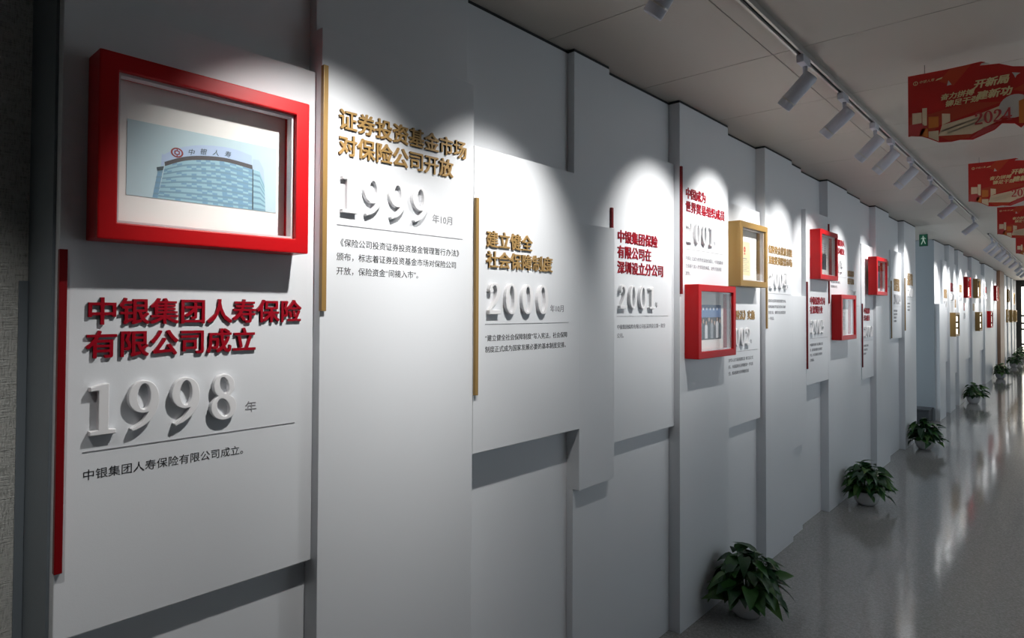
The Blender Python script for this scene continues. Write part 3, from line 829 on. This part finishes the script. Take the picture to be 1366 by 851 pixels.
for i, y in enumerate([18.6, 19.8, 22.6, 24.2, 25.6]):
    spotlight(y, (.05, y, 1.95), ['first', 'second', 'third', 'fourth', 'last'][i] + ' spotlight on the most distant track', 1.6, .60, group='white spotlights on the most distant track')

# ------------------------------------------------------------------ hanging banners
def banner(y, label, x0=.98):
    dx = x0 - .98
    t = thing('hanging_banner', label, 'banner', (x0 + .25, y, 2.28), 'red banners hanging across the corridor')
    out = [(.98, 2.318), (1.005, 2.322), (1.028, 2.311), (1.05, 2.300), (1.088, 2.276), (1.131, 2.271), (1.16, 2.274), (1.202, 2.267), (1.236, 2.280), (1.273, 2.294), (1.296, 2.315), (1.335, 2.307), (1.354, 2.287), (1.37, 2.302), (1.42, 2.290), (1.47, 2.305),
           (1.48, 2.33), (1.475, 2.44), (1.48, 2.51), (1.42, 2.522), (1.363, 2.524), (1.331, 2.532), (1.288, 2.554), (1.225, 2.562), (1.245, 2.571), (1.231, 2.577), (1.183, 2.575), (1.108, 2.574), (.98, 2.577)]
    cu = bpy.data.curves.new('b', 'CURVE'); cu.dimensions = '2D'; cu.fill_mode = 'BOTH'
    sp = cu.splines.new('POLY'); sp.points.add(len(out) - 1)
    for i, (a, b) in enumerate(out): sp.points[i].co = (a - .98, b - 2.28, 0, 1)
    sp.use_cyclic_u = True; cu.extrude = .0025
    if 'board' not in banner.__dict__: banner.board = curve_mesh(cu, 'banner_board', MAP_BANNER)
    link('board', banner.board, M['bred'], t, (x0, y, 2.28))
    Y = y - .0035
    def flatpoly(name, polys, mats, d=0.0):
        mb = MB()
        for pts, mi in polys: mb.poly([(a + dx, Y - d * 2 - .0002, b) for a, b in pts], mi)
        return mb.build(name, mats, t)
    flatpoly('glow_band', [([(1.09, 2.53), (1.13, 2.574), (1.20, 2.574), (1.14, 2.50)], 0)], [M['bred2']])
    flatpoly('glow_band', [([(1.33, 2.44), (1.42, 2.40), (1.475, 2.42), (1.478, 2.47), (1.40, 2.47)], 0)], [M['bred2']])
    flatpoly('warm_field', [([(.985, 2.30 + .02), (1.05, 2.305), (1.088, 2.345), (1.20, 2.375), (1.30, 2.40), (1.18, 2.42), (1.06, 2.40), (.985, 2.40)], 0)], [M['bglow']])
    flatpoly('skyline', [([(.995, 2.367), (1.029, 2.367), (1.029, 2.412), (.995, 2.415)], 0), ([(1.031, 2.354), (1.047, 2.354), (1.048, 2.428), (1.031, 2.429)], 0),
                         ([(1.053, 2.34), (1.088, 2.34), (1.088, 2.384), (1.053, 2.389)], 1), ([(1.1, 2.345), (1.128, 2.355), (1.128, 2.387), (1.1, 2.393)], 0),
                         ([(.983, 2.322), (1.028, 2.313), (1.047, 2.346), (1.03, 2.365), (.983, 2.367)], 2), ([(1.053, 2.302), (1.088, 2.28), (1.088, 2.325), (1.053, 2.327)], 0),
                         ([(1.02, 2.318), (1.05, 2.303), (1.05, 2.34), (1.03, 2.345)], 1)], [M['bcream'], M['borange'], M['bpink']], .0002)
    flatpoly('ribbon', [([(1.088, 2.302), (1.20, 2.290), (1.23, 2.368), (1.10, 2.345)], 0), ([(1.20, 2.290), (1.28, 2.325), (1.29, 2.385), (1.23, 2.368)], 0), ([(1.28, 2.325), (1.34, 2.385), (1.317, 2.415), (1.29, 2.385)], 0),
                        ([(1.09, 2.300), (1.124, 2.276), (1.19, 2.276), (1.20, 2.290)], 2), ([(1.195, 2.272), (1.236, 2.283), (1.27, 2.296), (1.29, 2.315), (1.24, 2.312)], 1),
                        ([(1.10, 2.318), (1.22, 2.348), (1.222, 2.353), (1.10, 2.324)], 3), ([(1.12, 2.305), (1.24, 2.340), (1.242, 2.344), (1.12, 2.310)], 3)], [M['bcream'], M['bpink'], M['bred2'], M['bwhite']], .0004)
    flatpoly('globe', [([(1.335 + .048 * math.cos(a * PI / 12), 2.375 + .046 * math.sin(a * PI / 12)) for a in range(24)], 0)], [M['bwhite']], .0006)
    flatpoly('tower_block', [([(1.348, 2.305), (1.375, 2.300), (1.375, 2.40), (1.348, 2.392)], 0), ([(1.385, 2.31), (1.42, 2.30), (1.42, 2.385), (1.385, 2.38)], 0)], [M['borange']], .0008)
    flatpoly('white_bird', [([(1.328, 2.508), (1.354, 2.500), (1.343, 2.494), (1.338, 2.484), (1.334, 2.497)], 0)], [M['bwhite']], .0006)
    flatpoly('white_figure', [([(1.118, 2.505), (1.134, 2.506), (1.130, 2.514), (1.123, 2.526)], 0)], [M['bwhite']], .0006)
    flatpoly('white_cloud', [([(1.228, 2.561), (1.26, 2.561), (1.246, 2.568), (1.233, 2.568)], 0)], [M['bwhite']], .0006)
    # lettering, printed flat
    def word(s, em, x, z, m, sx=1.05, shear=.22, bold=.03, th=.0008):
        me = text_mesh(s, em, th, bold, MAP_BANNER, 2, sx, shear)
        link('lettering', me, m, t, (x + dx, Y - .0012, z))
    word('奋力拼搏', .027, 1.094, 2.450, M['bgold'], bold=.03)
    word('开新局', .036, 1.205, 2.474, M['bgold'], bold=.035)
    word('铆足干劲', .027, 1.110, 2.420, M['bgold'], bold=.03)
    word('建新功', .036, 1.213, 2.426, M['bgold'], bold=.035)
    word('中银人寿', .013, 1.020, 2.536, M['bgold'], bold=.0)
    mb = MB()
    for k in range(16):
        a0, a1 = 2 * PI * k / 16, 2 * PI * (k + 1) / 16
        mb.poly([(x0 + .028 + r * math.cos(a), Y - .0008, 2.540 + r * math.sin(a)) for r, a in ((.006, a0), (.009, a0), (.009, a1), (.006, a1))])
    mb.box(x0 + .0272, x0 + .0288, Y - .0008, Y - .0002, 2.534, 2.546)
    mb.build('emblem', M['bgold'], t)
    flatpoly('script_mark', [([(1.078, 2.534), (1.100, 2.538), (1.104, 2.545), (1.084, 2.541)], 0)], [M['bgold']], .0008)
    x = 1.208
    for ch in '2024':
        link('numeral', numeral_mesh(ch, .048, .001, MAP_BANNER), M['bpink'], t, (x + dx, Y - .0022, 2.324)); x += .030
    for a in (.06, .44):
        MB().tube([(x0 + a, y, 2.545), (x0 + a, y, Z_CEIL)], .0012, 5).build('hanging_wire', M['wire'], t)
    return t
for i, y in enumerate([3.113, 5.23, 7.62, 10.3, 13.0]):
    banner(y, ['nearest and largest red banner with gold slogan, upper right', 'second red banner from the camera, below the largest', 'third red banner from the camera',
               'fourth red banner from the camera', 'farthest red banner, smallest at the right edge'][i], [.98, .973, .955, .95, .95][i])

# ------------------------------------------------------------------ potted plants
def leaf_mesh(L=.075, W=.055, fold=.22, droop=.35, seed=0):
    r = random.Random(seed)
    prof = [(0, .0), (-.10, .32), (.05, .5), (.30, .47), (.60, .30), (.85, .12), (1.0, 0)]
    v = []; f = []
    for i, (t, w) in enumerate(prof):
        x = t * L; z = -droop * L * max(t, 0) ** 2
        if i == 0 or i == len(prof) - 1: v.append((x, 0, z))
        else:
            v += [(x, -w * W, z + fold * w * W * 1.2 + r.uniform(-.1, .1) * .01), (x if t > 0 else .02 * L, 0, z), (x, w * W, z + fold * w * W * 1.2 + r.uniform(-.1, .1) * .01)]
    n = len(prof) - 2
    a = 1
    f += [(0, a + 1, a), (0, a + 2, a + 1)]
    for i in range(n - 1):
        b = 1 + i * 3; c = b + 3
        f += [(b, b + 1, c + 1, c), (b + 1, b + 2, c + 2, c + 1)]
    b = 1 + (n - 1) * 3; e = len(v) - 1
    f += [(b, b + 1, e), (b + 1, b + 2, e)]
    me = bpy.data.meshes.new('leaf'); me.from_pydata(v, [], f)
    me.polygons.foreach_set('use_smooth', [True] * len(me.polygons))
    return me
LEAVES = []
for s in range(6):
    me = leaf_mesh(.085 + .008 * (s % 3), .066 + .006 * (s % 2), droop=.25 + .12 * (s % 3), seed=s)
    me.materials.append(M[('leafdk', 'leafmd', 'leafdk', 'leafmd', 'leafdk', 'leaflt')[s]])
    LEAVES.append(me)
pot_mb = MB(); pot_mb.lathe([(0, 0), (.045, 0), (.060, .004), (.085, .035), (.098, .075), (.100, .105), (.103, .108), (.103, .114), (.096, .114), (.094, .10), (.0, .098)], 32)
POT = pot_mb.mesh('pot', smooth=True)
SOIL = MB().lathe([(0, .102), (.05, .105), (.093, .100)], 20).mesh('soil')

def plant(x, y, label, seed, n=95, R=.172, Hh=.37, wall=.075, scale=1.0, parts=True, lean=.0):
    r = random.Random(seed)
    t = thing('potted_plant', label, 'plant', (x, y, 0), 'leafy potted plants along the wall')
    link('pot', POT, M['pot'], t, (x, y, 0)); link('soil', SOIL, M['soil'], t, (x, y, 0))
    sm = MB(); joined = MB()
    for k in range(n):
        u = (k + .5) / n
        az = k * 2.39996 + r.uniform(-.3, .3)
        el = math.radians(4 + 80 * (1 - u) ** 1.5) if u < .8 else math.radians(r.uniform(-10, 18))
        rr = r.uniform(.55, 1.0)
        base = Vector((x + .05 * math.cos(az), y + .05 * math.sin(az), .11))
        tip = Vector((x + lean + math.cos(az) * math.cos(el) * R * rr, y + math.sin(az) * math.cos(el) * R * rr, .13 + max(math.sin(el), -.4) * (Hh - .16) * rr))
        tip.z = max(tip.z, .05)
        if tip.x < wall + .01: tip.x = wall + .01 + r.uniform(0, .03)
        d = (tip - base); d.z *= .3
        yaw = math.atan2(d.y, d.x) + r.uniform(-.5, .5)
        pit = r.uniform(-.3, .55) - (.45 if u < .1 else 0)
        q = Quaternion((0, 0, 1), yaw) @ Quaternion((0, 1, 0), pit) @ Quaternion((1, 0, 0), r.uniform(-.5, .5))
        sc = r.uniform(.8, 1.15) * scale
        me = LEAVES[r.randrange(6)]
        pts = [q @ (v.co * sc) + tip for v in me.vertices]
        tip.x += max(0, .068 - min(p.x for p in pts))
        tip.z += max(0, .004 - min(p.z for p in pts))
        if parts:
            o = bpy.data.objects.new('leaf', me); COL.objects.link(o); o.parent = t
            o.location = tip - Vector((x, y, 0)); o.rotation_mode = 'QUATERNION'; o.rotation_quaternion = q; o.scale = (sc, sc, sc)
        else:
            joined.add([q @ (v.co * sc) + tip for v in me.vertices], [tuple(p.vertices) for p in me.polygons], r.randrange(3))
        mid = (base + tip) / 2 + Vector((0, 0, .03))
        sm.tube([base, mid, tip], [.0022, .0018, .0014], 4, cap=False)
    sm.build('stems', M['stem'], t, kind='stuff')
    if not parts: joined.build('foliage', [M['leafdk'], M['leafmd'], M['leafdk']], t, kind='stuff')
    return t
plant(.225, 3.25, 'nearest potted pothos in a white bowl on the floor', 11, n=150)
plant(.225, 5.75, 'second potted plant from the camera in a white bowl', 12, n=140)
plant(.215, 8.50, 'third potted plant, at the end of the near wall by the alcove', 13, n=130)
plant(.20, 13.3, 'potted plant standing before the middle of the far wall', 14, n=80, wall=.07)
plant(.20, 18.6, 'potted plant on the floor near the pale wood column', 15, n=80, wall=.07)
plant(.22, 22.6, 'first potted plant beyond the wood column', 16, n=80, parts=False, wall=.07)
plant(.22, 24.3, 'second potted plant beyond the wood column', 17, n=80, parts=False, wall=.07)
plant(.24, 25.8, 'farthest potted plant beside the bright end window', 18, n=90, Hh=.5, parts=False, wall=.07)
